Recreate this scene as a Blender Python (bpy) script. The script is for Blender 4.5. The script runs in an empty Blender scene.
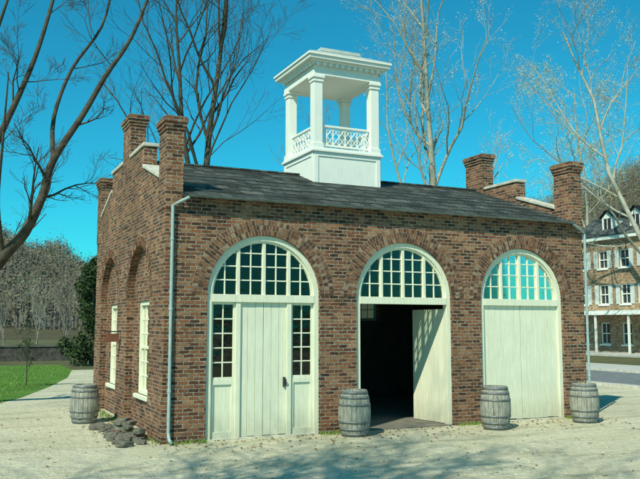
import bpy, math, random
from mathutils import Vector, Matrix
random.seed(7)
scene=bpy.context.scene
# ------------------------------------------------------------------ helpers
class MB:
    def __init__(s): s.v=[];s.f=[];s.m=[]
    def face(s,pts,m=0):
        i=len(s.v); s.v.extend([tuple(p) for p in pts]); s.f.append(tuple(range(i,i+len(pts)))); s.m.append(m)
    def box(s,x0,x1,y0,y1,z0,z1,m=0):
        i=len(s.v)
        s.v+= [(x0,y0,z0),(x1,y0,z0),(x1,y1,z0),(x0,y1,z0),(x0,y0,z1),(x1,y0,z1),(x1,y1,z1),(x0,y1,z1)]
        for q in ((0,3,2,1),(4,5,6,7),(0,1,5,4),(1,2,6,5),(2,3,7,6),(3,0,4,7)):
            s.f.append(tuple(i+k for k in q)); s.m.append(m)
    def hexa(s,p,m=0):
        i=len(s.v); s.v+=[tuple(q) for q in p]
        for q in ((0,3,2,1),(4,5,6,7),(0,1,5,4),(1,2,6,5),(2,3,7,6),(3,0,4,7)):
            s.f.append(tuple(i+k for k in q)); s.m.append(m)
    def bar(s,a,b,w,h,m=0,up=(0,0,1)):
        a=Vector(a);b=Vector(b);d=(b-a).normalized();u=Vector(up)
        sd=d.cross(u)
        if sd.length<1e-4: sd=d.cross(Vector((1,0,0)))
        sd.normalize();u=sd.cross(d).normalized()
        sd=sd*w/2;u=u*h/2
        s.hexa([a-sd-u,a+sd-u,b+sd-u,b-sd-u,a-sd+u,a+sd+u,b+sd+u,b-sd+u],m)
    def tube(s,pts,rad,k=6,m=0,cap=True):
        n=len(pts);base=len(s.v)
        prev=None
        for i in range(n):
            p=Vector(pts[i])
            if i==0:d=Vector(pts[1])-p
            elif i==n-1:d=p-Vector(pts[i-1])
            else:d=Vector(pts[i+1])-Vector(pts[i-1])
            d.normalize()
            if prev is None:
                a=d.orthogonal().normalized()
            else:
                a=prev-d*prev.dot(d)
                a=a.normalized() if a.length>1e-5 else d.orthogonal().normalized()
            prev=a;b=d.cross(a)
            for j in range(k):
                t=2*math.pi*j/k
                q=p+(a*math.cos(t)+b*math.sin(t))*rad[i]
                s.v.append((q.x,q.y,q.z))
        for i in range(n-1):
            for j in range(k):
                s.f.append((base+i*k+j,base+i*k+(j+1)%k,base+(i+1)*k+(j+1)%k,base+(i+1)*k+j));s.m.append(m)
        if cap:
            s.f.append(tuple(base+j for j in range(k))[::-1]);s.m.append(m)
            s.f.append(tuple(base+(n-1)*k+j for j in range(k)));s.m.append(m)
    def obj(s,name,mats,parent=None,smooth=False,uv=True,bevel=0):
        me=bpy.data.meshes.new(name);me.from_pydata(s.v,[],s.f)
        for m in mats: me.materials.append(m)
        me.polygons.foreach_set('material_index',s.m)
        if smooth: me.polygons.foreach_set('use_smooth',[True]*len(s.f))
        me.update()
        if uv:
            ul=me.uv_layers.new(name='UVMap');V=me.vertices
            dat=[0.0]*(2*len(me.loops))
            for p in me.polygons:
                n=p.normal;ax,ay,az=abs(n.x),abs(n.y),abs(n.z)
                for li in p.loop_indices:
                    c=V[me.loops[li].vertex_index].co
                    if az>.75: a,b=c.x,c.y
                    elif ax>ay: a,b=c.y+.11,c.z
                    else: a,b=c.x,c.z
                    dat[2*li]=a;dat[2*li+1]=b
            ul.data.foreach_set('uv',dat)
        o=bpy.data.objects.new(name,me);scene.collection.objects.link(o)
        if parent:o.parent=parent
        if bevel:
            md=o.modifiers.new('bev','BEVEL');md.width=bevel;md.segments=2;md.limit_method='ANGLE'
        return o
def empty(name,loc=(0,0,0),rz=0):
    o=bpy.data.objects.new(name,None);scene.collection.objects.link(o);o.location=loc;o.rotation_euler=(0,0,rz);return o
# ------------------------------------------------------------------ materials
class NT:
    def __init__(s,name):
        s.mat=bpy.data.materials.new(name);s.mat.use_nodes=True
        s.t=s.mat.node_tree;s.n=s.t.nodes;s.l=s.t.links
        s.b=s.n['Principled BSDF'];s.tc=s.n.new('ShaderNodeTexCoord')
        s.b.inputs['Specular IOR Level'].default_value=.3
    def link(s,a,b): s.l.new(a,b)
    def noise(s,scale,detail=4,rough=.6,co='Object',vec=None,dist=0):
        n=s.n.new('ShaderNodeTexNoise');n.inputs['Scale'].default_value=scale;n.inputs['Detail'].default_value=detail
        n.inputs['Roughness'].default_value=rough;n.inputs['Distortion'].default_value=dist
        s.link(vec if vec is not None else s.tc.outputs[co],n.inputs['Vector']);return n.outputs['Fac']
    def ramp(s,fac,stops):
        r=s.n.new('ShaderNodeValToRGB');e=r.color_ramp.elements
        while len(e)<len(stops): e.new(.5)
        for k,(p,c) in zip(e,stops):
            k.position=p;k.color=(c[0],c[1],c[2],1) if hasattr(c,'__len__') else (c,c,c,1)
        s.link(fac,r.inputs['Fac']);return r.outputs['Color']
    def mix(s,fac,a,b,mode='MIX'):
        m=s.n.new('ShaderNodeMix');m.data_type='RGBA';m.blend_type=mode
        for sock,val in ((m.inputs[0],fac),(m.inputs[6],a),(m.inputs[7],b)):
            if hasattr(val,'is_output'): s.link(val,sock)
            elif hasattr(val,'__len__'): sock.default_value=(val[0],val[1],val[2],1)
            else: sock.default_value=val
        return m.outputs[2]
    def bump(s,h,strength=.5,dist=.02,nrm=None):
        b=s.n.new('ShaderNodeBump');b.inputs['Strength'].default_value=strength;b.inputs['Distance'].default_value=dist
        s.link(h,b.inputs['Height'])
        if nrm is not None:s.link(nrm,b.inputs['Normal'])
        s.link(b.outputs['Normal'],s.b.inputs['Normal']);return b.outputs['Normal']
    def col(s,c):
        if hasattr(c,'is_output'): s.link(c,s.b.inputs['Base Color'])
        else: s.b.inputs['Base Color'].default_value=(*c,1)
    def rough(s,r): s.b.inputs['Roughness'].default_value=r
def simple(name,c1,c2,scale=3,rough=.8,bs=.3,bscale=30,bdist=.01,metal=0):
    m=NT(name);m.col(m.ramp(m.noise(scale),[(.3,c1),(.7,c2)]));m.rough(rough)
    if bs:m.bump(m.noise(bscale),bs,bdist)
    m.b.inputs['Metallic'].default_value=metal
    return m.mat
def brick_mat(name,bw=.215,rh=.076,mo=.012,D=1.0,mort=(.38,.35,.28),tan=0):
    m=NT(name)
    nz=m.n.new('ShaderNodeTexNoise');nz.inputs['Scale'].default_value=13;nz.inputs['Detail'].default_value=3;m.link(m.tc.outputs['UV'],nz.inputs['Vector'])
    va=m.n.new('ShaderNodeVectorMath');va.operation='MULTIPLY_ADD'
    m.link(nz.outputs['Color'],va.inputs[0]);va.inputs[1].default_value=(.028,.022,0);m.link(m.tc.outputs['UV'],va.inputs[2])
    br=m.n.new('ShaderNodeTexBrick');m.link(va.outputs[0],br.inputs['Vector'])
    br.inputs['Scale'].default_value=1;br.inputs['Brick Width'].default_value=bw;br.inputs['Row Height'].default_value=rh
    br.inputs['Mortar Size'].default_value=mo;br.inputs['Mortar Smooth'].default_value=.35
    br.inputs['Color1'].default_value=(0,0,0,1);br.inputs['Color2'].default_value=(1,1,1,1);br.inputs['Mortar'].default_value=(.5,.5,.5,1)
    if tan: st=[(0,(.26,.14,.075)),(.5,(.46,.29,.16)),(1,(.58,.42,.26))]
    else: st=[(0,(.045,.022,.015)),(.18,(.12,.045,.024)),(.4,(.22,.080,.038)),(.62,(.31,.125,.058)),(.8,(.36,.19,.10)),(.9,(.18,.075,.038)),(1,(.06,.03,.02))]
    bc=m.ramp(br.outputs['Color'],st)
    fine=m.noise(38,6,.75)
    bc=m.mix(.7,bc,m.ramp(fine,[(.3,.35),(.7,1.5)]),'MULTIPLY')
    big=m.noise(.8,5,.65)
    smear=m.ramp(m.noise(7,7,.8),[(.54,0.0),(.70,.65)])
    bc=m.mix(smear,bc,(.36,.27,.18))
    soot=m.ramp(m.noise(2.6,6,.75),[(.50,0.0),(.72,.75)])
    bc=m.mix(soot,bc,(.05,.032,.022))
    mc=m.mix(m.ramp(m.noise(17,6,.75),[(.38,0.0),(.64,1.0)]),(mort[0]*.3,mort[1]*.26,mort[2]*.22),(mort[0]*1.2,mort[1]*1.2,mort[2]*1.2))
    c=m.mix(br.outputs['Fac'],bc,mc)
    c=m.mix(.75,c,m.ramp(big,[(.3,.55),(.65,1.2)]),'MULTIPLY')
    m.col(c);m.rough(.92)
    inv=m.n.new('ShaderNodeMath');inv.operation='SUBTRACT';inv.inputs[0].default_value=1;m.link(br.outputs['Fac'],inv.inputs[1])
    add=m.n.new('ShaderNodeMath');add.operation='MULTIPLY_ADD';m.link(fine,add.inputs[0]);add.inputs[1].default_value=.9;m.link(inv.outputs[0],add.inputs[2])
    m.bump(add.outputs[0],.9,.016)
    return m.mat
BR=brick_mat('old_brick');BRF=brick_mat('far_brick',.24,.09,.012,tan=1)
bricks=[simple('brick_a',(.06,.028,.018),(.24,.10,.05),14,.9,.6,60),simple('brick_b',(.12,.055,.03),(.30,.15,.08),14,.9,.6,60),
        simple('brick_c',(.03,.018,.014),(.14,.06,.034),14,.9,.6,60),simple('brick_d',(.18,.12,.075),(.36,.26,.17),14,.9,.6,60)]
MORT=simple('mortar',(.12,.10,.08),(.46,.42,.34),20,.95,.4,60)
def paint(name,c,dirt=(.33,.31,.22),amt=.5):
    m=NT(name)
    n1=m.ramp(m.noise(2.2,6,.7),[(.45,0.0),(.8,amt)])
    mp=m.n.new('ShaderNodeMapping');mp.inputs['Scale'].default_value=(14,14,1.2);m.link(m.tc.outputs['Object'],mp.inputs['Vector'])
    st=m.noise(1.5,5,.7,vec=mp.outputs[0])
    c1=m.mix(m.ramp(st,[(.35,.3),(.7,0.0)]),c,dirt)
    sp=m.n.new('ShaderNodeSeparateXYZ');m.link(m.tc.outputs['Object'],sp.inputs[0])
    mr=m.n.new('ShaderNodeMapRange');m.link(sp.outputs[2],mr.inputs[0]);mr.inputs[1].default_value=0;mr.inputs[2].default_value=.6;mr.inputs[3].default_value=.8;mr.inputs[4].default_value=0
    mm=m.n.new('ShaderNodeMath');mm.operation='MULTIPLY';m.link(mr.outputs[0],mm.inputs[0]);m.link(m.noise(7,5,.8),mm.inputs[1])
    c1=m.mix(mm.outputs[0],c1,(.2,.19,.13))
    m.col(m.mix(n1,c1,(c[0]*.75,c[1]*.77,c[2]*.75)));m.rough(.55)
    m.bump(st,.3,.005);return m.mat
WH=paint('cream_paint',(.80,.81,.64));WHC=paint('white_paint',(.82,.84,.78),(.55,.57,.5),.3)
STONE=simple('coping_stone',(.38,.37,.31),(.62,.60,.52),5,.85,.4,25)
CAPB=simple('weathered_cap',(.10,.08,.06),(.24,.18,.13),7,.9,.5,25)
DARKM=simple('dark_metal',(.02,.02,.02),(.05,.05,.05),8,.5,.2,40)
PIPE=simple('painted_pipe',(.26,.36,.36),(.36,.46,.45),6,.45,.1,40)
GUT=simple('gutter_metal',(.09,.11,.10),(.17,.2,.18),6,.55,.1,40)
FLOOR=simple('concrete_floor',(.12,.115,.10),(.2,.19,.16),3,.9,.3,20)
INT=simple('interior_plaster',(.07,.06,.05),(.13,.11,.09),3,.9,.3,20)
def slate():
    m=NT('slate_roof');br=m.n.new('ShaderNodeTexBrick');m.link(m.tc.outputs['UV'],br.inputs['Vector'])
    br.inputs['Scale'].default_value=1;br.inputs['Brick Width'].default_value=.26;br.inputs['Row Height'].default_value=.17
    br.inputs['Mortar Size'].default_value=.008;br.inputs['Color1'].default_value=(0,0,0,1);br.inputs['Color2'].default_value=(1,1,1,1);br.inputs['Mortar'].default_value=(0,0,0,1)
    c=m.ramp(br.outputs['Color'],[(0,(.035,.042,.040)),(.5,(.075,.085,.08)),(1,(.17,.18,.16))])
    c=m.mix(.8,c,m.ramp(m.noise(1.3,6,.7),[(.3,.5),(.7,1.4)]),'MULTIPLY')
    c=m.mix(br.outputs['Fac'],c,(.012,.014,.014))
    m.col(c);m.rough(.7)
    inv=m.n.new('ShaderNodeMath');inv.operation='SUBTRACT';inv.inputs[0].default_value=1;m.link(br.outputs['Fac'],inv.inputs[1])
    m.bump(inv.outputs[0],.7,.02);return m.mat
SL=slate()
def glass():
    m=bpy.data.materials.new('window_glass');m.use_nodes=True;t=m.node_tree;n=t.nodes;n.clear()
    o=n.new('ShaderNodeOutputMaterial');mx=n.new('ShaderNodeMixShader');tr=n.new('ShaderNodeBsdfTransparent');gl=n.new('ShaderNodeBsdfGlossy')
    fr=n.new('ShaderNodeFresnel');fr.inputs['IOR'].default_value=1.6;tr.inputs['Color'].default_value=(.5,.6,.55,1);gl.inputs['Roughness'].default_value=.05;gl.inputs['Color'].default_value=(.8,.8,.75,1)
    nz=n.new('ShaderNodeTexNoise');nz.inputs['Scale'].default_value=5;tc=n.new('ShaderNodeTexCoord');b=n.new('ShaderNodeBump');b.inputs['Strength'].default_value=.35;b.inputs['Distance'].default_value=.02
    t.links.new(tc.outputs['Object'],nz.inputs['Vector']);t.links.new(nz.outputs['Fac'],b.inputs['Height']);t.links.new(b.outputs['Normal'],gl.inputs['Normal'])
    t.links.new(fr.outputs[0],mx.inputs[0]);t.links.new(tr.outputs[0],mx.inputs[1]);t.links.new(gl.outputs[0],mx.inputs[2]);t.links.new(mx.outputs[0],o.inputs['Surface'])
    return m
GL=glass()
def far_glass():
    m=NT('dark_window_glass');m.col((.03,.04,.045));m.rough(.08);m.b.inputs['Specular IOR Level'].default_value=.8;return m.mat
FG=far_glass()
# ------------------------------------------------------------------ ground
def gravel_mat():
    m=NT('gravel_yard')
    f=m.noise(75,4,.8);md=m.noise(9,6,.75);lg=m.noise(.45,5,.65)
    c=m.ramp(f,[(.25,(.34,.31,.21)),(.5,(.66,.63,.46)),(.75,(.84,.82,.66))])
    c=m.mix(.75,c,m.ramp(md,[(.32,.6),(.62,1.08)]),'MULTIPLY')
    c=m.mix(m.ramp(lg,[(.42,0.0),(.65,.55)]),c,(.44,.42,.28))
    # packed wheel tracks and dirt streaks stretched along the front of the building
    mp=m.n.new('ShaderNodeMapping');mp.inputs['Scale'].default_value=(.22,1.1,1);mp.inputs['Rotation'].default_value=(0,0,.1);m.link(m.tc.outputs['Object'],mp.inputs['Vector'])
    c=m.mix(m.ramp(m.noise(1.3,7,.75,vec=mp.outputs[0]),[(.50,0.0),(.66,.6)]),c,(.25,.24,.15))
    c=m.mix(m.ramp(m.noise(1.9,7,.85),[(.58,0.0),(.70,.6)]),c,(.17,.18,.09))
    m.col(c);m.rough(.95)
    n=m.bump(f,.55,.02);m.bump(m.noise(4,6,.7),.8,.10,n);return m.mat
GRAV=gravel_mat()
def grass_mat(name,c1,c2,c3):
    m=NT(name);c=m.ramp(m.noise(35,5,.8),[(.3,c1),(.55,c2),(.8,c3)])
    c=m.mix(.8,c,m.ramp(m.noise(.5,5,.7),[(.3,.5),(.7,1.15)]),'MULTIPLY');m.col(c);m.rough(1);m.bump(m.noise(40,4,.8),.8,.05);return m.mat
GRASS=grass_mat('lawn_grass',(.05,.12,.015),(.12,.27,.03),(.20,.36,.06))
ROUGH=grass_mat('rough_grass',(.07,.08,.03),(.14,.14,.06),(.22,.20,.10))
def sheet(name,pts,z,mat,side=None):
    b=MB();b.face([(x,y,z) for x,y in pts],0);return b.obj(name,[mat])
sheet('ground',[(-2500,-2500),(2500,-2500),(2500,2500),(-2500,2500)],0,ROUGH)
yard=[(-70,-60),(18.6,-60),(18.6,27),(1.9,27),(.9,21),(-.4,16),(-1.8,11.5),(-2.6,9.8),(-5,9.5),(-12,10.2),(-30,11),(-70,12)]
sheet('gravel_yard',yard,.004,GRAV)
sheet('lawn',[(-70,12.02),(-30,11.02),(-12,10.22),(-5,9.52),(-2.6,9.82),(-1.8,11.52),(-.4,16.02),(.9,21.02),(1.9,27.02),(2,33),(-70,33)],.008,GRASS)
ASPH=simple('asphalt',(.12,.13,.135),(.2,.22,.225),2,.85,.4,60)
sheet('street',[(19,-80),(26,-80),(26,90),(19,90)],.012,ASPH)
b=MB();b.box(18.6,19,-80,90,-.05,.12);b.box(26,26.3,-80,90,-.05,.13);b.obj('street_kerb',[STONE])
PAVE=simple('pavement_slab',(.36,.36,.33),(.5,.5,.46),1.5,.9,.3,20)
b=MB();b.box(26.3,30,-80,90,-.05,.125);b.box(40.5,44.9,-30,60,-.05,.13);b.obj('pavement',[PAVE])
# pebbles
b=MB()
oc=[(1,0,0),(-1,0,0),(0,1,0),(0,-1,0),(0,0,1),(0,0,-1)];of=[(0,2,4),(2,1,4),(1,3,4),(3,0,4),(2,0,5),(1,2,5),(3,1,5),(0,3,5)]
def stone(b,x,y,z,sx,sy,sz,m):
    a=random.random()*6.28;ca,sa=math.cos(a),math.sin(a);i=len(b.v)
    for p in oc:
        k=random.uniform(.7,1.2);px,py,pz=p[0]*sx*k,p[1]*sy*k,p[2]*sz*k
        b.v.append((x+px*ca-py*sa,y+px*sa+py*ca,z+pz))
    for f in of: b.f.append(tuple(i+k for k in f));b.m.append(m)
for i in range(7000):
    t=random.random();F=11+13*t**1.4;R=random.uniform(-.46,.46)*F
    x=-3.94+.426*F+.905*R;y=-15.39+.905*F-.426*R
    if -.1<x<10.9 and y>-.05: continue
    s=random.uniform(.006,.018)
    stone(b,x,y,.006,s,s*random.uniform(.6,1),s*.6,random.choice((0,0,0,1,2)))
b.obj('gravel',[simple('pebble_a',(.5,.48,.38),(.7,.68,.55),9,.9,0),simple('pebble_b',(.2,.19,.14),(.34,.31,.23),9,.9,0),simple('pebble_c',(.25,.16,.08),(.36,.25,.13),9,.9,0)],uv=False)
# fallen leaves along the walls
b=MB()
for i in range(900):
    r=random.random()
    if r<.6: x,y=random.uniform(-.3,11),-random.random()**2.2*1.6-.04
    elif r<.8: x,y=XL0-random.random()**2*1.0 if False else -.15-random.random()**2*1.0,random.uniform(-.5,8)
    else:
        F=random.uniform(12,20);R=random.uniform(-.4,.4)*F;x=-3.94+.426*F+.905*R;y=-15.39+.905*F-.426*R
        if -.1<x<10.9 and y>-.05: continue
    a=random.random()*6.28;s=random.uniform(.018,.045);ca,sa=math.cos(a)*s,math.sin(a)*s
    z=.012;b.face([(x-ca,y-sa,z),(x+sa*.6,y-ca*.6,z+random.random()*.02),(x+ca,y+sa,z+random.random()*.02),(x-sa*.6,y+ca*.6,z)],random.choice((0,1)))
b.obj('fallen_leaves',[simple('dry_leaf',(.20,.11,.05),(.34,.21,.10),5,.8,0),simple('dark_leaf',(.08,.05,.03),(.16,.10,.05),5,.8,0)],uv=False)
b=MB()
def blade(b,x,y,h,m=0):
    a=random.random()*3.14;w=random.uniform(.006,.014);dx,dy=math.cos(a)*w,math.sin(a)*w
    lx,ly=random.uniform(-.5,.5)*h,random.uniform(-.5,.5)*h
    b.face([(x-dx,y-dy,0),(x+dx,y+dy,0),(x+lx,y+ly,h)],m)
for i in range(26000):
    x=random.uniform(-16,2);y=9.6+(random.random()**1.7)*22
    ex=-2.6+(y-9.8)*.27+random.uniform(-.3,.3)
    if x>ex: continue
    blade(b,x,y,random.uniform(.04,.13),random.choice((0,0,1)))
GB=[simple('grass_blade_a',(.06,.16,.02),(.15,.30,.04),3,.9,0),simple('grass_blade_b',(.16,.24,.06),(.28,.34,.1),3,.9,0)]
b.obj('lawn_grass',GB,uv=False)
b=MB()
for i in range(1700):
    r=random.random()
    if r<.5: x,y=-random.random()**2*.35-.12,random.uniform(0,8.3)
    elif r<.7: x,y=random.uniform(3.3,4.2),-random.random()**2*.25-.02
    else: x,y=random.choice((random.uniform(6.8,7.5),random.uniform(10,10.9),random.uniform(0,.8))),-random.random()**2*.2-.02
    blade(b,x,y,random.uniform(.03,.10),random.choice((0,1)))
b.obj('weeds',GB,uv=False)
# ------------------------------------------------------------------ firehouse
W,D,H=10.8,8.1,4.9
XL=-.10
house=empty('brick_firehouse')
RISE=1.42;RZ=H+RISE
def wall(mb,a0,a1,z0,z1,ops,t,mp,m=0,mi=None,N=24):
    if mi is None: mi=m
    def q(a,b_,c,d_,mm): mb.face([a,b_,c,d_],mm)
    def strip(l,r,lo_l,lo_r,hi):
        q(mp(l,lo_l,0),mp(r,lo_r,0),mp(r,hi,0),mp(l,hi,0),m)
        q(mp(l,lo_l,t),mp(r,lo_r,t),mp(r,hi,t),mp(l,hi,t),mi)
    cur=a0
    for (c,w,zb,zs,kind) in ops:
        l,r=c-w/2,c+w/2
        strip(cur,l,z0,z0,z1)
        if zb>z0+.001:
            strip(l,r,z0,z0,zb);q(mp(l,zb,0),mp(r,zb,0),mp(r,zb,t),mp(l,zb,t),m)
        R=w/2
        for s in (l,r): q(mp(s,zb,0),mp(s,zs,0),mp(s,zs,t),mp(s,zb,t),m)
        if kind=='arch':
            pts=[(c-R*math.cos(math.pi*i/N),zs+R*math.sin(math.pi*i/N)) for i in range(N+1)]
        else: pts=[(l,zs),(r,zs)]
        for (p,pz),(n,nz) in zip(pts,pts[1:]):
            strip(p,n,pz,nz,z1);q(mp(p,pz,0),mp(n,nz,0),mp(n,nz,t),mp(p,pz,t),m)
        cur=r
    strip(cur,a1,z0,z0,z1)
    for s in (a0,a1): q(mp(s,z0,0),mp(s,z1,0),mp(s,z1,t),mp(s,z0,t),m)
    q(mp(a0,z1,0),mp(a1,z1,0),mp(a1,z1,t),mp(a0,z1,t),m)
front=lambda a,z,d:(a,d,z)
left=lambda a,z,d:(XL+d,a,z)
right=lambda a,z,d:(W-d,a,z)
back=lambda a,z,d:(a,D-d,z)
DC=[2.04,5.46,8.82];DW=2.52;ZS=2.93
b=MB()
wall(b,XL,W,0,H,[(c,DW,0,ZS,'arch') for c in DC],.36,front,0,1)
SC=[2.45,6.0]
rec=.16
for mp in (left,right):
    wall(b,.361,D-.361,0,H,[(c,2.35,.0,2.93,'arch') for c in SC],rec,mp,0)
    def mp2(a,z,d,mp=mp): return mp(a,z,d+rec)
    wall(b,.361,D-.361,0,H,[(c,1.15,.75,2.85,'rect') for c in SC],.2,mp2,0,1)
wall(b,XL,W,0,H,[(2.0,1.1,2.45,3.2,'rect'),(5.6,1.1,2.45,3.2,'rect'),(8.6,1.1,2.45,3.2,'rect')],.36,back,0,1)
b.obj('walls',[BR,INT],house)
# gable parapets
b=MB();cp=MB()
TH=.30
for sgn in (0,1):
    def X(a,b_): return (XL+a,XL+b_) if sgn==0 else (W-b_,W-a)
    x0,x1=X(0,TH)
    def prism(y0,y1,za,zb,m=0,target=b,xx=None):
        X0,X1=xx or (x0,x1)
        target.hexa([(X0,y0,H+.001),(X1,y0,H+.001),(X1,y1,H+.001),(X0,y1,H+.001),(X0,y0,za),(X1,y0,za),(X1,y1,zb),(X0,y1,zb)],m)
    for mir in (0,1):
        def Y(a,b_,za,zb): return (a,b_,za,zb) if not mir else (D-b_,D-a,zb,za)
        y0,y1,_,_=Y(-.02,.60,0,0);a0,a1=X(-.02,.33)
        b.box(a0,a1,y0,y1,H-.25,6.26)
        for k,(e,za,zb) in enumerate(((.022,6.26,6.33),(.045,6.33,6.41),(.07,6.41,6.50))):
            b.box(a0-e,a1+e,y0-e,y1+e,za,zb)
        cp.box(a0-.05,a1+.05,y0-.05,y1+.05,6.50,6.54,1)
        y0,y1,za,zb=Y(.601,2.15,5.36,5.86);prism(y0,y1,za,zb)
        X0,X1=x0-.04,x1+.04
        cp.hexa([(X0,y0,za),(X1,y0,za),(X1,y1,zb),(X0,y1,zb),(X0,y0,za+.08),(X1,y0,za+.08),(X1,y1,zb+.08),(X0,y1,zb+.08)],0)
        y0,y1,za,zb=Y(2.151,3.62,6.36,6.36);prism(y0,y1,za,zb)
        if not mir: cp.box(x0-.04,x1+.04,y0-.04,y1,6.36,6.44,0)
        else: cp.box(x0-.04,x1+.04,y0,y1+.04,6.36,6.44,0)
    a0,a1=X(-.02,.36)
    b.box(a0,a1,3.621,4.479,H-.2,7.2)
    for e,za,zb in ((.022,7.2,7.27),(.045,7.27,7.35),(.07,7.35,7.43)): b.box(a0-e,a1+e,3.621-e,4.479+e,za,zb)
    cp.box(a0-.05,a1+.05,3.57,4.53,7.43,7.47,1)
b.obj('gable_parapets',[BR],house);cp.obj('parapet_coping',[STONE,CAPB],house,bevel=.012)
# arch brick rings
b=MB()
def ring(mp,c,zs,R,rows=3,th=.100):
    N=40
    Ro=R+rows*(th+.012)
    for i in range(N):
        t0,t1=math.pi*i/N,math.pi*(i+1)/N
        P=lambda r,t,d:mp(c-r*math.cos(t),zs+r*math.sin(t),d)
        b.face([P(R-.0,t0,-.004),P(Ro,t0,-.004),P(Ro,t1,-.004),P(R,t1,-.004)],4)
    for k in range(rows):
        r0=R+.004+k*(th+.012);r1=r0+th
        n=int(math.pi*(r0+.05)/.072);g=.015/(r0)
        for i in range(n):
            t0=math.pi*i/n+g/2;t1=math.pi*(i+1)/n-g/2
            o=-.007-random.random()*.006
            P=lambda r,t,d:mp(c-r*math.cos(t),zs+r*math.sin(t),d)
            b.hexa([P(r0,t0,.02),P(r1,t0,.02),P(r1,t1,.02),P(r0,t1,.02),P(r0,t0,o),P(r1,t0,o),P(r1,t1,o),P(r0,t1,o)],random.choice((0,0,1,1,2,2,3)))
for c in DC: ring(front,c,ZS,DW/2)
for c in SC: ring(left,c,2.93,2.35/2,2);ring(right,c,2.93,2.35/2,2)
b.obj('arch_brick_rings',bricks+[MORT],house)
# door joinery
wd=MB();gls=MB()
def fb(a0,a1,d0,d1,z0,z1,m=0): wd.box(a0,a1,d0,d1,z0,z1,m)
def archband(c,zs,r0,r1,d0,d1,m=0,N=32):
    for i in range(N):
        t0,t1=math.pi*i/N,math.pi*(i+1)/N
        P=lambda r,t,d:(c-r*math.cos(t),d,zs+r*math.sin(t))
        wd.face([P(r0,t0,d0),P(r1,t0,d0),P(r1,t1,d0),P(r0,t1,d0)],m)
        wd.face([P(r0,t0,d1),P(r1,t0,d1),P(r1,t1,d1),P(r0,t1,d1)],m)
        wd.face([P(r0,t0,d0),P(r0,t1,d0),P(r0,t1,d1),P(r0,t0,d1)],m)
        wd.face([P(r1,t0,d0),P(r1,t1,d0),P(r1,t1,d1),P(r1,t0,d1)],m)
def planks(a0,a1,z0,z1,d,n,back_=True):
    w=(a1-a0)/n
    for i in range(n): fb(a0+i*w+.003,a0+(i+1)*w-.003,d+random.random()*.005,d+.03,z0+random.random()*.02,z1)
    fb(a0,a1,d+.012+.02,d+.055,z0+.01,z1)
def panes(a0,a1,z0,z1,cols,rows,d=.14,fr=.05):
    fb(a0,a0+fr,d-.03,d+.03,z0,z1);fb(a1-fr,a1,d-.03,d+.03,z0,z1)
    fb(a0+fr,a1-fr,d-.03,d+.03,z0,z0+fr);fb(a0+fr,a1-fr,d-.03,d+.03,z1-fr,z1)
    for i in range(1,cols):
        a=a0+fr+(a1-a0-2*fr)*i/cols;fb(a-.013,a+.013,d-.018,d+.018,z0+fr,z1-fr)
    for j in range(1,rows):
        z=z0+fr+(z1-z0-2*fr)*j/rows;fb(a0+fr,a1-fr,d-.015,d+.015,z-.013,z+.013)
    gls.face([(a0,d,z0),(a1,d,z0),(a1,d,z1),(a0,d,z1)])
for di,c in enumerate(DC):
    R=DW/2-.004;fr=.11;zt=ZS-.08
    l,r=c-R,c+R
    fb(l,l+fr,.05,.2,.0,ZS);fb(r-fr,r,.05,.2,.0,ZS)
    archband(c,ZS,R-fr,R,.05,.2)
    archband(c,ZS,R-fr-.045,R-fr,.09,.17)
    fb(l+fr,r-fr,.04,.2,zt-.07,zt+.09)
    ri=R-fr-.02
    z0=zt+.09
    for o in (-.57,0,.57):
        fb(c+o-.035,c+o+.035,.085,.185,z0,ZS+math.sqrt(ri*ri-o*o))
    for o in (-.855,-.285,.285,.855):
        fb(c+o-.013,c+o+.013,.12,.165,z0,ZS+math.sqrt(ri*ri-o*o))
    for h in (.31,.60,.88):
        e=math.sqrt(ri*ri-h*h);fb(c-e,c+e,.125,.16,ZS+h-.013,ZS+h+.013)
    N=32;pts=[(c-ri*math.cos(math.pi*i/N),.142,ZS+ri*math.sin(math.pi*i/N)) for i in range(N+1)]
    gls.face(pts+[(c+ri,.142,z0),(c-ri,.142,z0)])
    zt2=zt-.07
    if di==0:
        for o in (-.57,.57): fb(c+o-.05,c+o+.05,.06,.19,0,zt2)
        for s in (-1,1):
            a0,a1=sorted((c+s*.62,c+s*(R-fr)))
            panes(a0,a1,1.2,zt2,2,5)
            fb(a0,a1,.13,.17,.0,1.2)
            fb(a0,a0+.07,.10,.129,0,1.2);fb(a1-.07,a1,.10,.129,0,1.2);fb(a0+.07,a1-.07,.10,.129,0,.16);fb(a0+.07,a1-.07,.10,.129,1.1,1.2)
        planks(c-.52,c-.004,.03,zt2,.10,3);planks(c+.004,c+.52,.03,zt2,.10,3)
        wd.box(c+.50-.06,c+.50-.01,.06,.10,1.02,1.22,1);wd.tube([(c+.46,.05,1.15),(c+.46,.0,1.15)],[.03,.035],8,1)
    elif di==2:
        planks(c-R+fr,c-.006,.04,zt2,.10,6);planks(c+.006,c+R-fr,.04,zt2,.10,6)
    else:
        for s in (-1,1):
            hx=c+s*(R-fr);n=6;L=1.12;ang=math.radians(82 if s>0 else 92)
            for i in range(n):
                t0=i*L/n+.004;t1=(i+1)*L/n-.004
                dx,dy=-s*math.cos(ang),math.sin(ang)
                nx,ny=dy,-dx
                A=Vector((hx+dx*t0,.2+dy*t0,0));B=Vector((hx+dx*t1,.2+dy*t1,0));nn=Vector((nx,ny,0))*.045
                wd.hexa([A+Vector((0,0,.04)),B+Vector((0,0,.04)),B+nn+Vector((0,0,.04)),A+nn+Vector((0,0,.04)),A+Vector((0,0,zt2-.1)),B+Vector((0,0,zt2-.1)),B+nn+Vector((0,0,zt2-.1)),A+nn+Vector((0,0,zt2-.1))])
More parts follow.
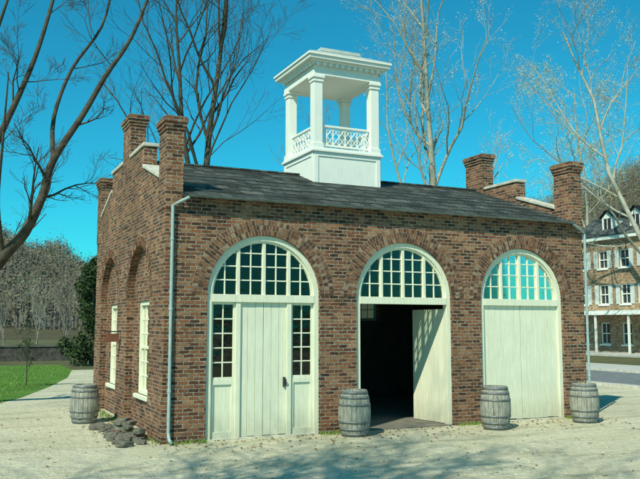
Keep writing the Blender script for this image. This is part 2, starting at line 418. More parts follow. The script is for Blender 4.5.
wd.box(DC[0]-1.24,DC[0]+1.24,.02,.34,-.02,.03,2)
wd.box(DC[2]-1.24,DC[2]+1.24,.02,.34,-.02,.03,2)
def side_window(mp,a0,a1,z0,z1,d,cols=3,rows=6):
    def bx(A0,A1,Z0,Z1,d0,d1,m=0):
        p=[mp(A0,Z0,d0),mp(A1,Z0,d0),mp(A1,Z0,d1),mp(A0,Z0,d1),mp(A0,Z1,d0),mp(A1,Z1,d0),mp(A1,Z1,d1),mp(A0,Z1,d1)]
        wd.hexa(p,m)
    f=.09
    bx(a0,a0+f,z0,z1,d-.07,d+.05);bx(a1-f,a1,z0,z1,d-.07,d+.05);bx(a0+f,a1-f,z1-f,z1,d-.07,d+.05);bx(a0+f,a1-f,z0,z0+f,d-.07,d+.05)
    zm=(z0+z1)/2
    if rows>3: bx(a0+f,a1-f,zm-.03,zm+.03,d-.04,d+.03)
    for i in range(1,cols):
        a=a0+f+(a1-a0-2*f)*i/cols;bx(a-.013,a+.013,z0+f,z1-f,d-.02,d+.02)
    for j in range(1,rows):
        if rows>3 and j*2==rows: continue
        z=z0+f+(z1-z0-2*f)*j/rows;bx(a0+f,a1-f,z-.013,z+.013,d-.018,d+.018)
    gls.face([mp(a0,z0,d),mp(a1,z0,d),mp(a1,z1,d),mp(a0,z1,d)])
for mp in (left,right):
    for c in SC:
        side_window(mp,c-.572,c+.572,.753,2.847,rec+.10)
        p0=mp(c-.68,.66,rec-.07);p1=mp(c+.68,.75,rec+.04)
        wd.box(min(p0[0],p1[0]),max(p0[0],p1[0]),p0[1],p1[1],.66,.75)
for c in (2.0,5.6,8.6): side_window(back,c-.547,c+.547,2.453,3.197,.1,4,2)
wd.obj('door_and_window_joinery',[WH,DARKM,STONE],house,uv=False,bevel=.004)
gls.obj('window_glass',[GL],house,uv=False)
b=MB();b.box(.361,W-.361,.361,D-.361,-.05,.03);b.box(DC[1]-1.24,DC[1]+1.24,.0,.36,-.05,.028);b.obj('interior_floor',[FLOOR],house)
# roof
b=MB();ov=.14;sl=RISE/(D/2);t=.06
rx0,rx1=XL+TH+.001,W-TH-.001
rr_=random.Random(5)
for s in (0,1):
    Y=lambda y:y if s==0 else D-y
    z=lambda y:H+.03+sl*y
    n=26
    for i in range(n):
        ya=-ov+(D/2+ov)*i/n;yb=-ov+(D/2+ov)*(i+1)/n;j=rr_.uniform(-.006,.006)
        b.hexa([(rx0,Y(ya),z(ya)),(rx1,Y(ya),z(ya)),(rx1,Y(yb),z(yb)-.005),(rx0,Y(yb),z(yb)-.005),
                (rx0,Y(ya),z(ya)+t+j),(rx1,Y(ya),z(ya)+t+j),(rx1,Y(yb),z(yb)+t-.018),(rx0,Y(yb),z(yb)+t-.018)])
b.box(rx0+.01,rx1-.01,D/2-.09,D/2+.09,RZ+.075,RZ+.11)
b.obj('slate_roof',[SL],house)
b=MB()
gx0,gx1=XL+.4,W-.4
for k in range(6):
    a=math.pi+math.pi*k/6;a2=math.pi+math.pi*(k+1)/6
    y0,z0=-.17+.05*math.cos(a),H+.02+.05*math.sin(a);y1,z1=-.17+.05*math.cos(a2),H+.02+.05*math.sin(a2)
    b.face([(gx0,y0,z0),(gx1,y0,z0),(gx1,y1,z1),(gx0,y1,z1)],0)
for px in (.0,W+.07):
    if px<1: P=[(gx0+.03,-.17,H-.03),(.16,-.10,H-.12),(.02,-.055,H-.2),(.02,-.055,2.6),(.02,-.055,.22),(.02,-.12,.1),(.02,-.26,.06)]
    else: P=[(gx1-.03,-.17,H-.03),(W-.15,-.11,H-.14),(W+.05,-.05,H-.25),(W+.05,-.04,2.6),(W+.05,-.04,.2),(W+.07,-.1,.1),(W+.09,-.26,.06)]
    b.tube(P,[.033]*len(P),10,1)
    for zz in (1.0,2.6,4.0): b.tube([(P[3][0],P[3][1],zz),(P[3][0],P[3][1],zz+.05)],[.042,.042],10,1)
b.obj('gutter_and_downpipes',[GUT,PIPE],house,uv=False)
# ------------------------------------------------------------------ cupola
cu=MB();cx,cy=5.56,4.05
def cb(h,z0,z1,m=0): cu.box(cx-h,cx+h,cy-h,cy+h,z0,z1,m)
s=1.0;B0=.09
cb(s,5.7,6.78+B0);cb(s+.05,5.65,6.0);cb(s+.07,6.78+B0,6.84+B0);cb(s+.03,6.84+B0,6.90+B0)
for sg in (-1,1):
    for k in (0,1):
        def pb(a0,a1,z0,z1):
            d0,d1=sorted((sg*(s+.001),sg*(s+.022)))
            if k==0: cu.box(cx+a0,cx+a1,cy+d0,cy+d1,z0,z1)
            else: cu.box(cx+d0,cx+d1,cy+a0,cy+a1,z0,z1)
        pb(-s,-s+.13,6.001,6.779+B0);pb(s-.13,s,6.001,6.779+B0);pb(-s+.13,s-.13,6.66+B0,6.779+B0)
PT=.125;po=s-.14
Z9=6.9+B0;ZT=8.96
for sx in (-1,1):
    for sy in (-1,1):
        X0,Y0=cx+sx*po,cy+sy*po
        def pbx(h,z0,z1): cu.box(X0-h,X0+h,Y0-h,Y0+h,z0,z1)
        pbx(PT,Z9,ZT);pbx(PT+.03,Z9,Z9+.12);pbx(PT+.025,ZT-.18,ZT-.12);pbx(PT+.05,ZT-.08,ZT)
def rail(a,b_):
    a=Vector(a);b_=Vector(b_)
    def at(t,z): p=a.lerp(b_,t);return Vector((p.x,p.y,z+B0))
    cu.bar(at(0,7.0),at(1,7.0),.06,.05);cu.bar(at(0,7.52),at(1,7.52),.08,.06)
    n=4
    for i in range(n):
        t0,t1=i/n,(i+1)/n
        cu.bar(at(t0,7.02),at(t1,7.5),.028,.028);cu.bar(at(t0,7.5),at(t1,7.02),.024,.024)
        cu.bar(at((t0+t1)/2,7.02),at((t0+t1)/2,7.5),.02,.02)
        cu.bar(at(t0,7.26),at((t0+t1)/2,7.5),.02,.02);cu.bar(at((t0+t1)/2,7.5),at(t1,7.26),.02,.02)
        cu.bar(at(t0,7.26),at((t0+t1)/2,7.02),.02,.02);cu.bar(at((t0+t1)/2,7.02),at(t1,7.26),.02,.02)
        if i: cu.bar(at(t0,7.02),at(t0,7.5),.03,.03)
e=po-PT
rail((cx-e,cy-po,0),(cx+e,cy-po,0));rail((cx-e,cy+po,0),(cx+e,cy+po,0));rail((cx-po,cy-e,0),(cx-po,cy+e,0));rail((cx+po,cy-e,0),(cx+po,cy+e,0))
cb(s+.02,ZT,ZT+.12);cb(s-.02,ZT+.12,ZT+.28);cb(s+.05,ZT+.28,ZT+.33);cb(s+.12,ZT+.33,ZT+.38);cb(s+.22,ZT+.38,ZT+.47);cb(s+.26,ZT+.47,ZT+.53)
n=11
for i in range(n):
    o=-s+ (2*s)*(i+.5)/n
    for sg in (-1,1):
        d0,d1=sorted((sg*(s+.051),sg*(s+.11)))
        cu.box(cx+o-.045,cx+o+.045,cy+d0,cy+d1,ZT+.24,ZT+.329);cu.box(cx+d0,cx+d1,cy+o-.045,cy+o+.045,ZT+.24,ZT+.329)
cu.obj('bell_cupola',[WHC],house,uv=False,bevel=.008)
b=MB()
def frust(h0,h1,z0,z1,m=0):
    b.hexa([(cx-h0,cy-h0,z0),(cx+h0,cy-h0,z0),(cx+h0,cy+h0,z0),(cx-h0,cy+h0,z0),(cx-h1,cy-h1,z1),(cx+h1,cy-h1,z1),(cx+h1,cy+h1,z1),(cx-h1,cy+h1,z1)],m)
Z=ZT+.531
frust(s+.26,s+.22,Z,Z+.03);frust(s+.22,.60,Z+.03,Z+.30);frust(.63,.60,Z+.30,Z+.40);frust(.60,.1,Z+.40,Z+.6)
b.obj('cupola_roof',[simple('cupola_roof_metal',(.30,.36,.34),(.46,.52,.48),4,.6,.2,20)],house,uv=False)
b=MB();b.bar((XL,4.25,2.15),(-.5,4.25,2.15),.03,.03,0);b.bar((XL,4.25,1.85),(-.42,4.25,2.14),.02,.02,0)
b.box(-.47,-.15,4.235,4.265,1.9,2.1,1);b.obj('wall_sign',[DARKM,simple('sign_board',(.12,.05,.03),(.2,.08,.05),6,.7,.1)])
# ------------------------------------------------------------------ rubble
b=MB()
import bmesh
def rock(x,y,z,sx,sy,sz,mi):
    bm=bmesh.new();bmesh.ops.create_icosphere(bm,subdivisions=2,radius=1);a=random.random()*6
    for v in bm.verts:
        k=1+random.uniform(-.13,.13);v.co.x=math.copysign(abs(v.co.x)**.5,v.co.x)*k;v.co.y=math.copysign(abs(v.co.y)**.5,v.co.y)*k;v.co.z=math.copysign(abs(v.co.z)**.5,v.co.z)*k
    i=len(b.v)
    for v in bm.verts:
        p=v.co;px,py=p.x*sx,p.y*sy
        b.v.append((x+px*math.cos(a)-py*math.sin(a),y+px*math.sin(a)+py*math.cos(a),z+p.z*sz+px*.12))
    for f in bm.faces: b.f.append(tuple(i+v.index for v in f.verts));b.m.append(mi)
    bm.free()
for i in range(46):
    y=random.uniform(.0,3.0);k=random.uniform(.06,.15);x=-.28-random.random()*.65
    rock(x,y,k*.4+(.14 if x>-.5 and random.random()<.5 else 0),k*1.3,k,k*.55,0 if random.random()<.82 else 1)
b.obj('rubble_stones',[simple('rubble_stone',(.06,.06,.05),(.20,.19,.15),6,.9,.6,25,.02),simple('rubble_brick',(.09,.055,.04),(.20,.13,.09),6,.9,.6,25,.02)],uv=False)
# ------------------------------------------------------------------ barrels
def wood():
    m=NT('weathered_oak');mp=m.n.new('ShaderNodeMapping');mp.inputs['Scale'].default_value=(12,12,1);m.link(m.tc.outputs['Object'],mp.inputs['Vector'])
    n=m.noise(3,6,.7,vec=mp.outputs[0]);c=m.ramp(n,[(.3,(.14,.13,.105)),(.5,(.32,.32,.27)),(.75,(.50,.50,.44))])
    c=m.mix(.7,c,m.ramp(m.noise(4,5,.7),[(.35,.55),(.65,1.1)]),'MULTIPLY')
    m.col(c);m.rough(.9);m.bump(n,.5,.01);return m.mat
OAK=wood();HOOP=simple('hoop_iron',(.10,.11,.11),(.22,.24,.24),14,.55,.3,60,metal=.4)
def barrel(x,y,h=.9,rot=0,tilt=0):
    e=empty('oak_barrel',(x,y,.005),rot);e.rotation_euler=(tilt,0,rot)
    e_=MB();ns=20
    prof=lambda t:.262+.078*(1-(2*t-1)**2)
    for i in range(ns):
        a0=2*math.pi*i/ns+.012;a1=2*math.pi*(i+1)/ns-.012;dr=random.uniform(-.003,.003);L=9
        for j in range(L):
            t0,t1=j/L,(j+1)/L
            r0,r1=prof(t0)+dr,prof(t1)+dr
            P=lambda r,a,t:(r*math.cos(a),r*math.sin(a),t*h)
            am=(a0+a1)/2
            e_.face([P(r0,a0,t0),P(r0*1.006,am,t0),P(r1*1.006,am,t1),P(r1,a0,t1)]);e_.face([P(r0*1.006,am,t0),P(r0,a1,t0),P(r1,a1,t1),P(r1*1.006,am,t1)])
            for a in (a0,a1): e_.face([P(r0,a,t0),P(r0-.02,a,t0),P(r1-.02,a,t1),P(r1,a,t1)])
        r=prof(1)+dr
        e_.face([P(r,a0,1),P(r,a1,1),P(r-.025,a1,1),P(r-.025,a0,1)]);e_.face([P(r-.025,a0,1),P(r-.025,a1,1),P(r-.025,a1,.95),P(r-.025,a0,.95)])
    e_.face([((prof(1)-.02)*math.cos(2*math.pi*i/24),(prof(1)-.02)*math.sin(2*math.pi*i/24),h*.955) for i in range(24)])
    e_.face([((prof(.03)-.015)*math.cos(2*math.pi*i/24),(prof(.03)-.015)*math.sin(2*math.pi*i/24),h*.03) for i in range(24)])
    core=[(prof(t/9)-.012) for t in range(10)]
    e_.tube([(0,0,h*.04+ t/9*h*.9) for t in range(10)],[c-.004 for c in core],24,0,False)
    e_.obj('staves',[OAK],e,uv=False)
    hp=MB()
    for t0,t1 in ((.015,.075),(.13,.18),(.29,.335),(.665,.71),(.82,.87),(.925,.985)):
        hp.tube([(0,0,t0*h),(0,0,t1*h)],[prof(t0)+.009,prof(t1)+.009],32,0,False)
    o=hp.obj('iron_hoops',[HOOP],e,smooth=True,uv=False)
    md=o.modifiers.new('s','SOLIDIFY');md.thickness=.004
    return e
barrel(3.86,-.52,.95,.3);barrel(7.20,-.93,.95,1.1);barrel(9.9,-.84,.92,2.2);barrel(-.93,4.14,.9,.7)
# ------------------------------------------------------------------ trees
def tree(name,base,height,r0,mat,levels=5,seed=1,lean=(0,0),spread=.75,first=.3,leaf=None,nleaf=0,lsz=.06,kids=(9,7,6,5),trunks=1,up=.10,w0=.10,div=.12,mr=.022):
    rnd=random.Random(seed);mb=MB();lf=MB()
    def grow(p,d,L,r,lev,minr):
        segs=(9,7,5,4,3,3)[lev];pts=[p.copy()];rad=[r];dd=d.copy();q=p.copy()
        wob=(w0,.17,.22,.25,.3,.3)[lev]
        for i in range(segs):
            dd=(dd+Vector((rnd.gauss(0,wob),rnd.gauss(0,wob),rnd.gauss(0,wob)*.7+(up if lev>0 else .06)))).normalized()
            q=q+dd*(L/segs);pts.append(q.copy());rad.append(max(minr,r*(1-(i+1)/segs*(.80 if lev<2 else .75))))
        mb.tube(pts,rad,(9,6,5,4,3,3)[lev],0,False)
        if lev>=levels-1:
            if leaf:
                for k in range(nleaf):
                    i=rnd.randrange(1,len(pts));c=pts[i]+Vector((rnd.gauss(0,.12),rnd.gauss(0,.12),rnd.gauss(0,.12)))
                    u=Vector((rnd.gauss(0,1),rnd.gauss(0,1),rnd.gauss(0,1))).normalized();v=u.orthogonal().normalized();s_=lsz*rnd.uniform(.5,1.3)
                    lf.face([c-u*s_,c+v*s_*.6,c+u*s_,c-v*s_*.6],rnd.choice((0,0,1)))
            return
        n=kids[lev]
        for k in range(n):
            t=first+(1-first)*(k+rnd.random())/n if lev==0 else .15+.85*(k+rnd.random())/n
            t=min(t,.99);f=t*segs;i=int(f);pp=pts[i].lerp(pts[i+1],f-i);dl=(pts[i+1]-pts[i]).normalized()
            rr=rad[i]*(1-(f-i))+rad[i+1]*(f-i)
            ax=dl.orthogonal().normalized();ax.rotate(Matrix.Rotation(rnd.random()*6.283,3,dl))
            ang=spread*rnd.uniform(.65,1.25)
            nd=(dl*math.cos(ang)+ax*math.sin(ang)).normalized()
            cl=L*(.50 if lev==0 else .55)*rnd.uniform(.7,1.15)*(1.15-.55*t)
            grow(pp,nd,cl,rr*rnd.uniform(.45,.7),lev+1,minr)
    for k in range(trunks):
        off=Vector((rnd.uniform(-.4,.4),rnd.uniform(-.4,.4),0))*(trunks>1)
        d=Vector((lean[0]+rnd.uniform(-div,div)*(trunks>1),lean[1],1)).normalized()
        grow(Vector((0,0,-.1))+off,d,height*(1-.12*k),r0*(1-.15*k),0,r0*mr)
    e=empty(name,base)
    mb.obj('trunk_and_branches',[mat],e,smooth=True,uv=False)
    if leaf: lf.obj('buds_and_leaves',leaf,e,uv=False)
    return e
BK=simple('dark_bark',(.035,.03,.022),(.11,.095,.07),4,.95,.6,20,.03)
PB=simple('pale_bark',(.22,.21,.16),(.48,.47,.39),1.2,.9,.4,15,.02)
MBK=simple('grey_bark',(.14,.13,.10),(.28,.26,.21),2,.9,.4,15,.02)
BUD=[simple('bud_pale',(.36,.37,.20),(.52,.53,.33),3,.8,0),simple('bud_green',(.20,.24,.08),(.32,.35,.14),3,.8,0)]
BUDW=[simple('bud_cream',(.42,.42,.30),(.58,.58,.45),3,.8,0),BUD[0]]
def cw(F,R): return (-3.94+.426*F+.905*R,-15.39+.905*F-.426*R,0)
tree('bare_tree',cw(40,-5.6),23,.27,BK,5,18,spread=.6,first=.38,kids=(10,6,5,4),trunks=2,w0=.045,div=.05)
tree('sycamore_tree',cw(50,7.7),24,.30,PB,5,6,spread=.62,first=.2,leaf=BUDW,nleaf=5,lsz=.045,kids=(13,6,5,4),up=.13,w0=.06)
tree('sycamore_tree',cw(56,25.0),26,.26,PB,5,10,spread=.8,first=.25,leaf=BUD,nleaf=6,lsz=.055,kids=(11,6,5,5),lean=(-.06,0))
tree('sycamore_tree',cw(75,27.0),25,.25,PB,5,16,spread=.8,first=.2,leaf=BUD,nleaf=6,lsz=.07,kids=(11,6,5,5))
tree('bare_tree',cw(62,1.5),17,.20,MBK,5,21,spread=.6,first=.25,kids=(9,6,5,4))
tree('bare_tree',cw(58,-9.8),18,.17,MBK,5,23,spread=.6,first=.2,kids=(9,5,5,4))
# trees beside the yard, outside the view, whose branches throw shadows over it
tree('bare_tree',(-9,-9.2,0),12.5,.24,BK,4,31,spread=.75,first=.25,kids=(11,7,6,4),mr=.05)
tree('bare_tree',(-12.5,-13.5,0),18,.34,BK,4,37,spread=.8,first=.25,kids=(12,7,6,4),mr=.04)
tree('bare_tree',(-9,-17.5,0),20,.36,BK,4,39,spread=.8,first=.3,kids=(12,7,6,4),mr=.04)
for i,(F,px) in enumerate(((88,8),(95,40),(84,66))):
    tree('small_bare_tree',cw(F,(px-320)/784*F),random.uniform(6.5,8),.08,PB if i%2 else MBK,4,40+i,spread=.5,first=.15,kids=(12,7,6,4),trunks=2)
def limb_tree():
    rnd=random.Random(4);mb=MB()
    def tw(p,d,L,r,lev):
        segs=5 if lev<2 else 4;pts=[p.copy()];rad=[r];q=p.copy();dd=d.copy()
        for i in range(segs):
            dd=(dd+Vector((rnd.gauss(0,.2),rnd.gauss(0,.2),rnd.gauss(0,.16)+.09))).normalized();q=q+dd*L/segs;pts.append(q.copy());rad.append(max(.0045,r*(1-.8*(i+1)/segs)))
        mb.tube(pts,rad,5 if lev<2 else 3,0,False)
        if lev>=3:return
        for k in range((5,4,3)[lev]):
            t=.2+.8*(k+rnd.random())/6;t=min(t,.98);f=t*segs;i=int(f);pp=pts[i].lerp(pts[i+1],f-i);dl=(pts[i+1]-pts[i]).normalized()
            ax=dl.orthogonal().normalized();ax.rotate(Matrix.Rotation(rnd.random()*6.283,3,dl));a=rnd.uniform(.4,.9)
            tw(pp,(dl*math.cos(a)+ax*math.sin(a)),L*rnd.uniform(.4,.62),rad[i]*.55,lev+1)
    def P(R,F,z): x,y,_=cw(F,R);return Vector((x,y,z))
    limbs=[([(-11.4,23,-.1),(-10.8,22.8,1.6),(-10.0,22.5,3.0),(-9.0,22.2,4.25),(-8.35,22,4.9),(-7.9,22,5.9),(-7.65,22.1,7.0),(-6.9,22.3,8.4),(-6.3,22.4,9.6),(-5.6,22.5,10.8),(-5.0,22.5,12.4),(-4.4,22.4,14)],[.27,.24,.21,.18,.15,.12,.105,.085,.07,.055,.04,.02]),
      ([(-10.0,22.5,3.0),(-9.9,22.0,5.2),(-9.2,21.7,7.2),(-8.5,21.6,8.8),(-8.0,21.6,10.2),(-7.6,21.8,12.2),(-7.3,22,14)],[.14,.12,.10,.08,.06,.045,.02]),
      ([(-7.65,22.1,7.0),(-7.85,22.6,8.4),(-7.5,23,10),(-6.7,23.2,11.4),(-6.4,23.4,13)],[.075,.06,.05,.04,.02]),
      ([(-9.9,22.0,5.2),(-10.4,22.4,8),(-9.8,22.6,10.5),(-9.2,22.8,13)],[.09,.08,.06,.025]),
      ([(-9.0,22.2,4.25),(-8.8,21.2,5.6),(-8.5,20.6,7.2),(-8.3,20.3,9)],[.06,.05,.035,.015])]
    for L,r in limbs:
        pts=[P(*q) for q in L]
        sp=[];sr=[]
        for i in range(len(pts)-1):
            p0=pts[max(i-1,0)];p1=pts[i];p2=pts[i+1];p3=pts[min(i+2,len(pts)-1)]
            for k in range(4):
                t=k/4;sp.append(.5*((2*p1)+(p2-p0)*t+(2*p0-5*p1+4*p2-p3)*t*t+(3*p1-p0-3*p2+p3)*t**3));sr.append(r[i]*(1-t)+r[i+1]*t)
        sp.append(pts[-1]);sr.append(r[-1])
        mb.tube(sp,sr,9,0,False)
        for i in range(8,len(sp)-1):
            if rnd.random()<.45:
                dl=(sp[i+1]-sp[i]).normalized();ax=dl.orthogonal().normalized();ax.rotate(Matrix.Rotation(rnd.random()*6.283,3,dl));a=rnd.uniform(.5,1.0)
                tw(sp[i],(dl*math.cos(a)+ax*math.sin(a)),rnd.uniform(1.2,2.8),sr[i]*rnd.uniform(.25,.42),0)
    mb.obj('leaning_bare_tree',[BK],None,smooth=True,uv=False)
limb_tree()
LFD=[simple('evergreen_a',(.012,.03,.012),(.035,.065,.02),3,.9,0),simple('evergreen_b',(.03,.06,.02),(.07,.11,.035),3,.9,0)]
def leafcloud(name,base,blobs,n,size,mats,trunk=None,seed=1):
    rnd=random.Random(seed);b=MB();e=empty(name,base)
    for i in range(n):
        c,rx,rz_=rnd.choice(blobs);
        u=Vector((rnd.gauss(0,1),rnd.gauss(0,1),rnd.gauss(0,1))).normalized()*(rnd.random()**.35)
        p=Vector(c)+Vector((u.x*rx,u.y*rx,u.z*rz_));k=size*rnd.uniform(.5,1.4)
        a=Vector((rnd.gauss(0,1),rnd.gauss(0,1),rnd.gauss(0,1))).normalized();v=a.orthogonal().normalized();v.rotate(Matrix.Rotation(rnd.random()*6,3,a))
        b.face([p-a*k,p+v*k*.5,p+a*k,p-v*k*.5],rnd.choice(range(len(mats))))
    b.obj('foliage',mats,e,uv=False)
    t=MB();t.tube([(0,0,-.1),(.05,0,trunk*.5),(0,.05,trunk)],[.14,.1,.04],7);t.obj('trunk',[BK],e,uv=False)
    return e
rnd=random.Random(3)
bl=[((rnd.uniform(-1,1)*(1.35-.10*z),rnd.uniform(-1,1)*(1.3-.10*z),z),.62-.03*z,.6) for z in [.5+.21*k for k in range(27)]]
leafcloud('evergreen_tree',cw(45,-13.0),bl,9000,.10,LFD,5.6,1)
tree('sapling',cw(30,-11.1),2.0,.025,BK,3,77,spread=.4,first=.2,kids=(9,6),leaf=LFD,nleaf=5,lsz=.045)
b=MB()
p0=Vector(cw(49,-26));p1=Vector(cw(52,-16.5));d=(p1-p0).normalized();nn=Vector((-d.y,d.x,0))*.25
b.hexa([p0-nn,p1-nn,p1+nn,p0+nn]+[q+Vector((0,0,.9)) for q in (p0-nn,p1-nn,p1+nn,p0+nn)],0)
nn*=1.25
b.hexa([q+Vector((0,0,.901)) for q in (p0-nn,p1-nn,p1+nn,p0+nn)]+[q+Vector((0,0,1.0)) for q in (p0-nn,p1-nn,p1+nn,p0+nn)],1)
b.obj('stone_wall',[simple('dark_stone_wall',(.03,.03,.028),(.10,.095,.08),3,.95,.8,8,.05),simple('wall_cap',(.07,.07,.06),(.13,.13,.11),3,.9,.4)])
# ------------------------------------------------------------------ hills
prof=[(-60,56),(-40,44),(-26,35),(-22,31),(-19,26),(-16,20),(-13,18),(-8,20),(0,26),(8,36),(15,45),(19,51),(24,60),(40,66),(60,56)]
def hprof(a):
    for (a0,h0),(a1,h1) in zip(prof,prof[1:]):
        if a0<=a<=a1:
            t=(a-a0)/(a1-a0);t=t*t*(3-2*t);return h0+(h1-h0)*t
    return 40
def hz(a,r):
    t=min(max((r-120)/(320-120),0),1);t=t*t*(3-2*t)
    return hprof(a)*t+ (math.sin(a*1.7+r*.03)*2+math.sin(a*.9-r*.05)*1.5)*t-.3
FW=math.atan2(.905,.426)
def pol(a,r):
    th=FW-math.radians(a);return -3.94+r*math.cos(th),-15.39+r*math.sin(th)
b=MB();A=120;Rr=27
for i in range(A+1):
    for j in range(Rr+1):
        a=-60+120*i/A;r=118+j*14;x,y=pol(a,r);b.v.append((x,y,hz(a,r)))
for i in range(A):
    for j in range(Rr):
        k=i*(Rr+1)+j;b.f.append((k,k+1,k+Rr+2,k+Rr+1));b.m.append(0)
HM=grass_mat('woodland_floor',(.06,.055,.03),(.10,.09,.05),(.14,.12,.07))
b.obj('hills',[HM],smooth=True,uv=False)
b=MB();rnd=random.Random(12)
for i in range(7500):
    lft=rnd.random()<.5
    a=rnd.uniform(-26,-10) if lft else rnd.uniform(14,28)
    r=150+rnd.random()*186;x,y=pol(a,r);z=hz(a,r);hh=rnd.uniform(4,8.5);wr=rnd.uniform(1.3,2.6)
    kind=rnd.random()*(.9 if lft else 1.0)-(.12 if lft else 0)
    ms=(0,1,0,4) if kind<.5 else ((0,2,1) if kind<.72 else ((2,3) if kind<.93 else (4,)))
    for k in range(13):
        u=Vector((rnd.gauss(0,.5),rnd.gauss(0,.5),rnd.gauss(0,.5)));p=Vector((x+u.x*wr,y+u.y*wr,z+hh*.6+u.z*hh*.4))
        q=Vector((rnd.gauss(0,1),rnd.gauss(0,1),rnd.gauss(0,1))).normalized();v=q.orthogonal().normalized();s_=rnd.uniform(.15,.5)
        b.face([p-q*s_,p+v*s_*.45,p+q*s_,p-v*s_*.45],rnd.choice(ms))
    if kind<.85: b.face([(x-.12,y,z),(x+.12,y,z),(x,y,z+hh)],5)
def hm(n,c): return simple(n,[k*.7 for k in c],[k*1.3 for k in c],.4,.95,0)
b.obj('hillside_woods',[hm('wood_brown',(.13,.105,.07)),hm('wood_grey',(.18,.17,.13)),hm('wood_olive',(.13,.14,.06)),hm('wood_green',(.12,.17,.045)),hm('wood_dark',(.04,.05,.03)),hm('wood_stem',(.22,.2,.17))],uv=False)
# ------------------------------------------------------------------ far brick house
fh=empty('brick_townhouse')
XB=45.0;Y0,Y1=6.0,37.0;EH=9.3
hl=lambda a,z,d:(XB+d,a,z)
b=MB();j=MB()
cols=[Y1-1.3-2.3*i for i in range(13)]
bands=[(0,3.2,.75,2.5),(3.2,6.3,4.0,5.6),(6.3,EH,6.95,8.4)]
for (z0,z1,wb,wt) in bands:
    wall(b,Y0,Y1,z0,z1,[(c,1.0,wb,wt,'rect') for c in sorted(cols)],.35,hl,0)
b.box(XB+.351,XB+9,Y0,Y1,0,EH)
b.obj('walls',[BRF],fh)
for (z0,z1,wb,wt) in bands:
    for c in cols:
        j.face([(XB+.2,c-.5,wb),(XB+.2,c+.5,wb),(XB+.2,c+.5,wt),(XB+.2,c-.5,wt)],1)
        for yy in (c-.5,c+.42): j.box(XB+.08,XB+.19,yy,yy+.08,wb,wt)
        j.box(XB+.08,XB+.19,c-.42,c+.42,wt-.08,wt);j.box(XB+.08,XB+.19,c-.42,c+.42,wb,wb+.08);j.box(XB+.1,XB+.18,c-.42,c+.42,(wb+wt)/2-.04,(wb+wt)/2+.04)
        j.box(XB+.13,XB+.18,c-.02,c+.02,wb+.08,wt-.08)
        j.box(XB-.08,XB+.07,c-.6,c+.6,wb-.12,wb-.002)
        if z0>3:
            for sx in (-1,1):
                ys=sorted((c+sx*.53,c+sx*.95));j.box(XB-.06,XB-.01,ys[0],ys[1],wb,wt,2)
j.box(XB-.35,XB+.1,Y0-.2,Y1+.2,EH,EH+.28)
j.box(XB-2.2,XB-.01,Y0,Y1-1,3.25,3.45);j.box(XB-2.25,XB-2.15,Y0,Y1-1,3.1,3.249)
for k in range(9): 
    yy=Y1-1.3-3.4*k;j.box(XB-2.12,XB-1.98,yy,yy+.14,.1,3.249)
j.obj('windows_and_porch',[WHC,FG,simple('shutter_paint',(.45,.5,.48),(.6,.64,.6),3,.6,0)],fh,uv=False)
b=MB()
RX=XB+4.5;RH=EH+3.0
b.hexa([(XB-.4,Y0-.3,EH+.28),(RX,Y0-.3,RH),(RX,Y1+.3,RH),(XB-.4,Y1+.3,EH+.28),(XB-.4,Y0-.3,EH+.38),(RX,Y0-.3,RH+.1),(RX,Y1+.3,RH+.1),(XB-.4,Y1+.3,EH+.38)])
b.hexa([(RX,Y0-.3,RH),(XB+9.4,Y0-.3,EH+.28),(XB+9.4,Y1+.3,EH+.28),(RX,Y1+.3,RH),(RX,Y0-.3,RH+.1),(XB+9.4,Y0-.3,EH+.38),(XB+9.4,Y1+.3,EH+.38),(RX,Y1+.3,RH+.1)])
b.obj('roof',[SL],fh)
b=MB()
for yy in (Y0+.2,Y1-.2):
    b.face([(XB,yy,EH),(XB+9,yy,EH),(RX,yy,RH-.05)])
for yy in (Y1-1.2,Y1-10,Y1-19): 
    b.box(RX-.5,RX+.5,yy-.45,yy+.45,RH-.6,RH+1.7);b.box(RX-.58,RX+.58,yy-.53,yy+.53,RH+1.45,RH+1.6)
b.obj('chimneys_and_gables',[BRF],fh)
b=MB()
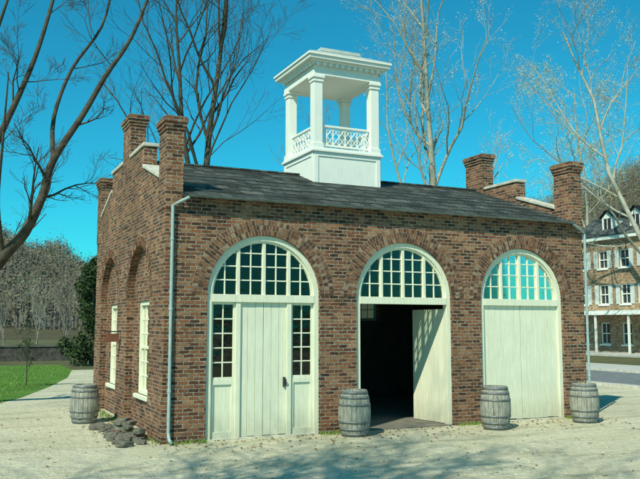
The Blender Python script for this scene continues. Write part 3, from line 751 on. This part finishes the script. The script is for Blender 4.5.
for yy in (Y1-3.6,Y1-6.6,Y1-9.6,Y1-13):
    zb=EH+.9;b.box(XB+.7,XB+2.6,yy-.6,yy+.6,zb-.3,zb+1.1,0);b.face([(XB+.69,yy-.38,zb+.1),(XB+.69,yy+.38,zb+.1),(XB+.69,yy+.38,zb+1.0),(XB+.69,yy-.38,zb+1.0)],1)
    b.box(XB+.66,XB+.685,yy-.03,yy+.03,zb+.1,zb+1.0,0)
    for s_ in (-1,1): b.hexa([(XB+.5,yy+s_*.75,zb+1.05),(XB+3.6,yy+s_*.75,zb+1.05),(XB+3.6,yy,zb+1.65),(XB+.5,yy,zb+1.65),(XB+.5,yy+s_*.75,zb+1.13),(XB+3.6,yy+s_*.75,zb+1.13),(XB+3.6,yy,zb+1.73),(XB+.5,yy,zb+1.73)],2)
    b.face([(XB+.7,yy-.6,zb+1.1),(XB+.7,yy+.6,zb+1.1),(XB+.7,yy,zb+1.6)],0)
b.obj('dormers',[WHC,FG,SL],fh,uv=False)
# ------------------------------------------------------------------ light
el=math.radians(46);sv=Vector((.80*math.cos(el),.60*math.cos(el),-math.sin(el)))
L=bpy.data.lights.new('sun','SUN');L.energy=5;L.angle=math.radians(.5);L.color=(1,.98,.77)
so=bpy.data.objects.new('sun',L);scene.collection.objects.link(so);so.rotation_euler=sv.to_track_quat('-Z','Y').to_euler()
w=bpy.data.worlds.new('World');scene.world=w;w.use_nodes=True;nt=w.node_tree;bg=nt.nodes['Background']
sk=nt.nodes.new('ShaderNodeTexSky');sk.sky_type='NISHITA';sk.sun_disc=False;sk.sun_elevation=el;sk.sun_rotation=math.atan2(-.80,-.60);sk.air_density=1.0;sk.dust_density=.3;sk.ozone_density=1.5
mx=nt.nodes.new('ShaderNodeMix');mx.data_type='RGBA';mx.blend_type='MULTIPLY';mx.inputs[0].default_value=1;mx.inputs[7].default_value=(.10,1.02,1.08,1)
nt.links.new(sk.outputs[0],mx.inputs[6]);nt.links.new(mx.outputs[2],bg.inputs['Color']);bg.inputs['Strength'].default_value=.12
# ------------------------------------------------------------------ camera
cam=bpy.data.cameras.new('camera');cam.lens=44.1;cam.sensor_width=36;cam.clip_end=6000
co=bpy.data.objects.new('camera',cam);scene.collection.objects.link(co);co.location=(-3.94,-15.39,2.31)
pt=math.radians(6.22);dv=Vector((.426*math.cos(pt),.905*math.cos(pt),math.sin(pt)))
co.rotation_euler=dv.to_track_quat('-Z','Y').to_euler();scene.camera=co
scene.view_settings.view_transform='Standard';scene.view_settings.look='None';scene.view_settings.exposure=0
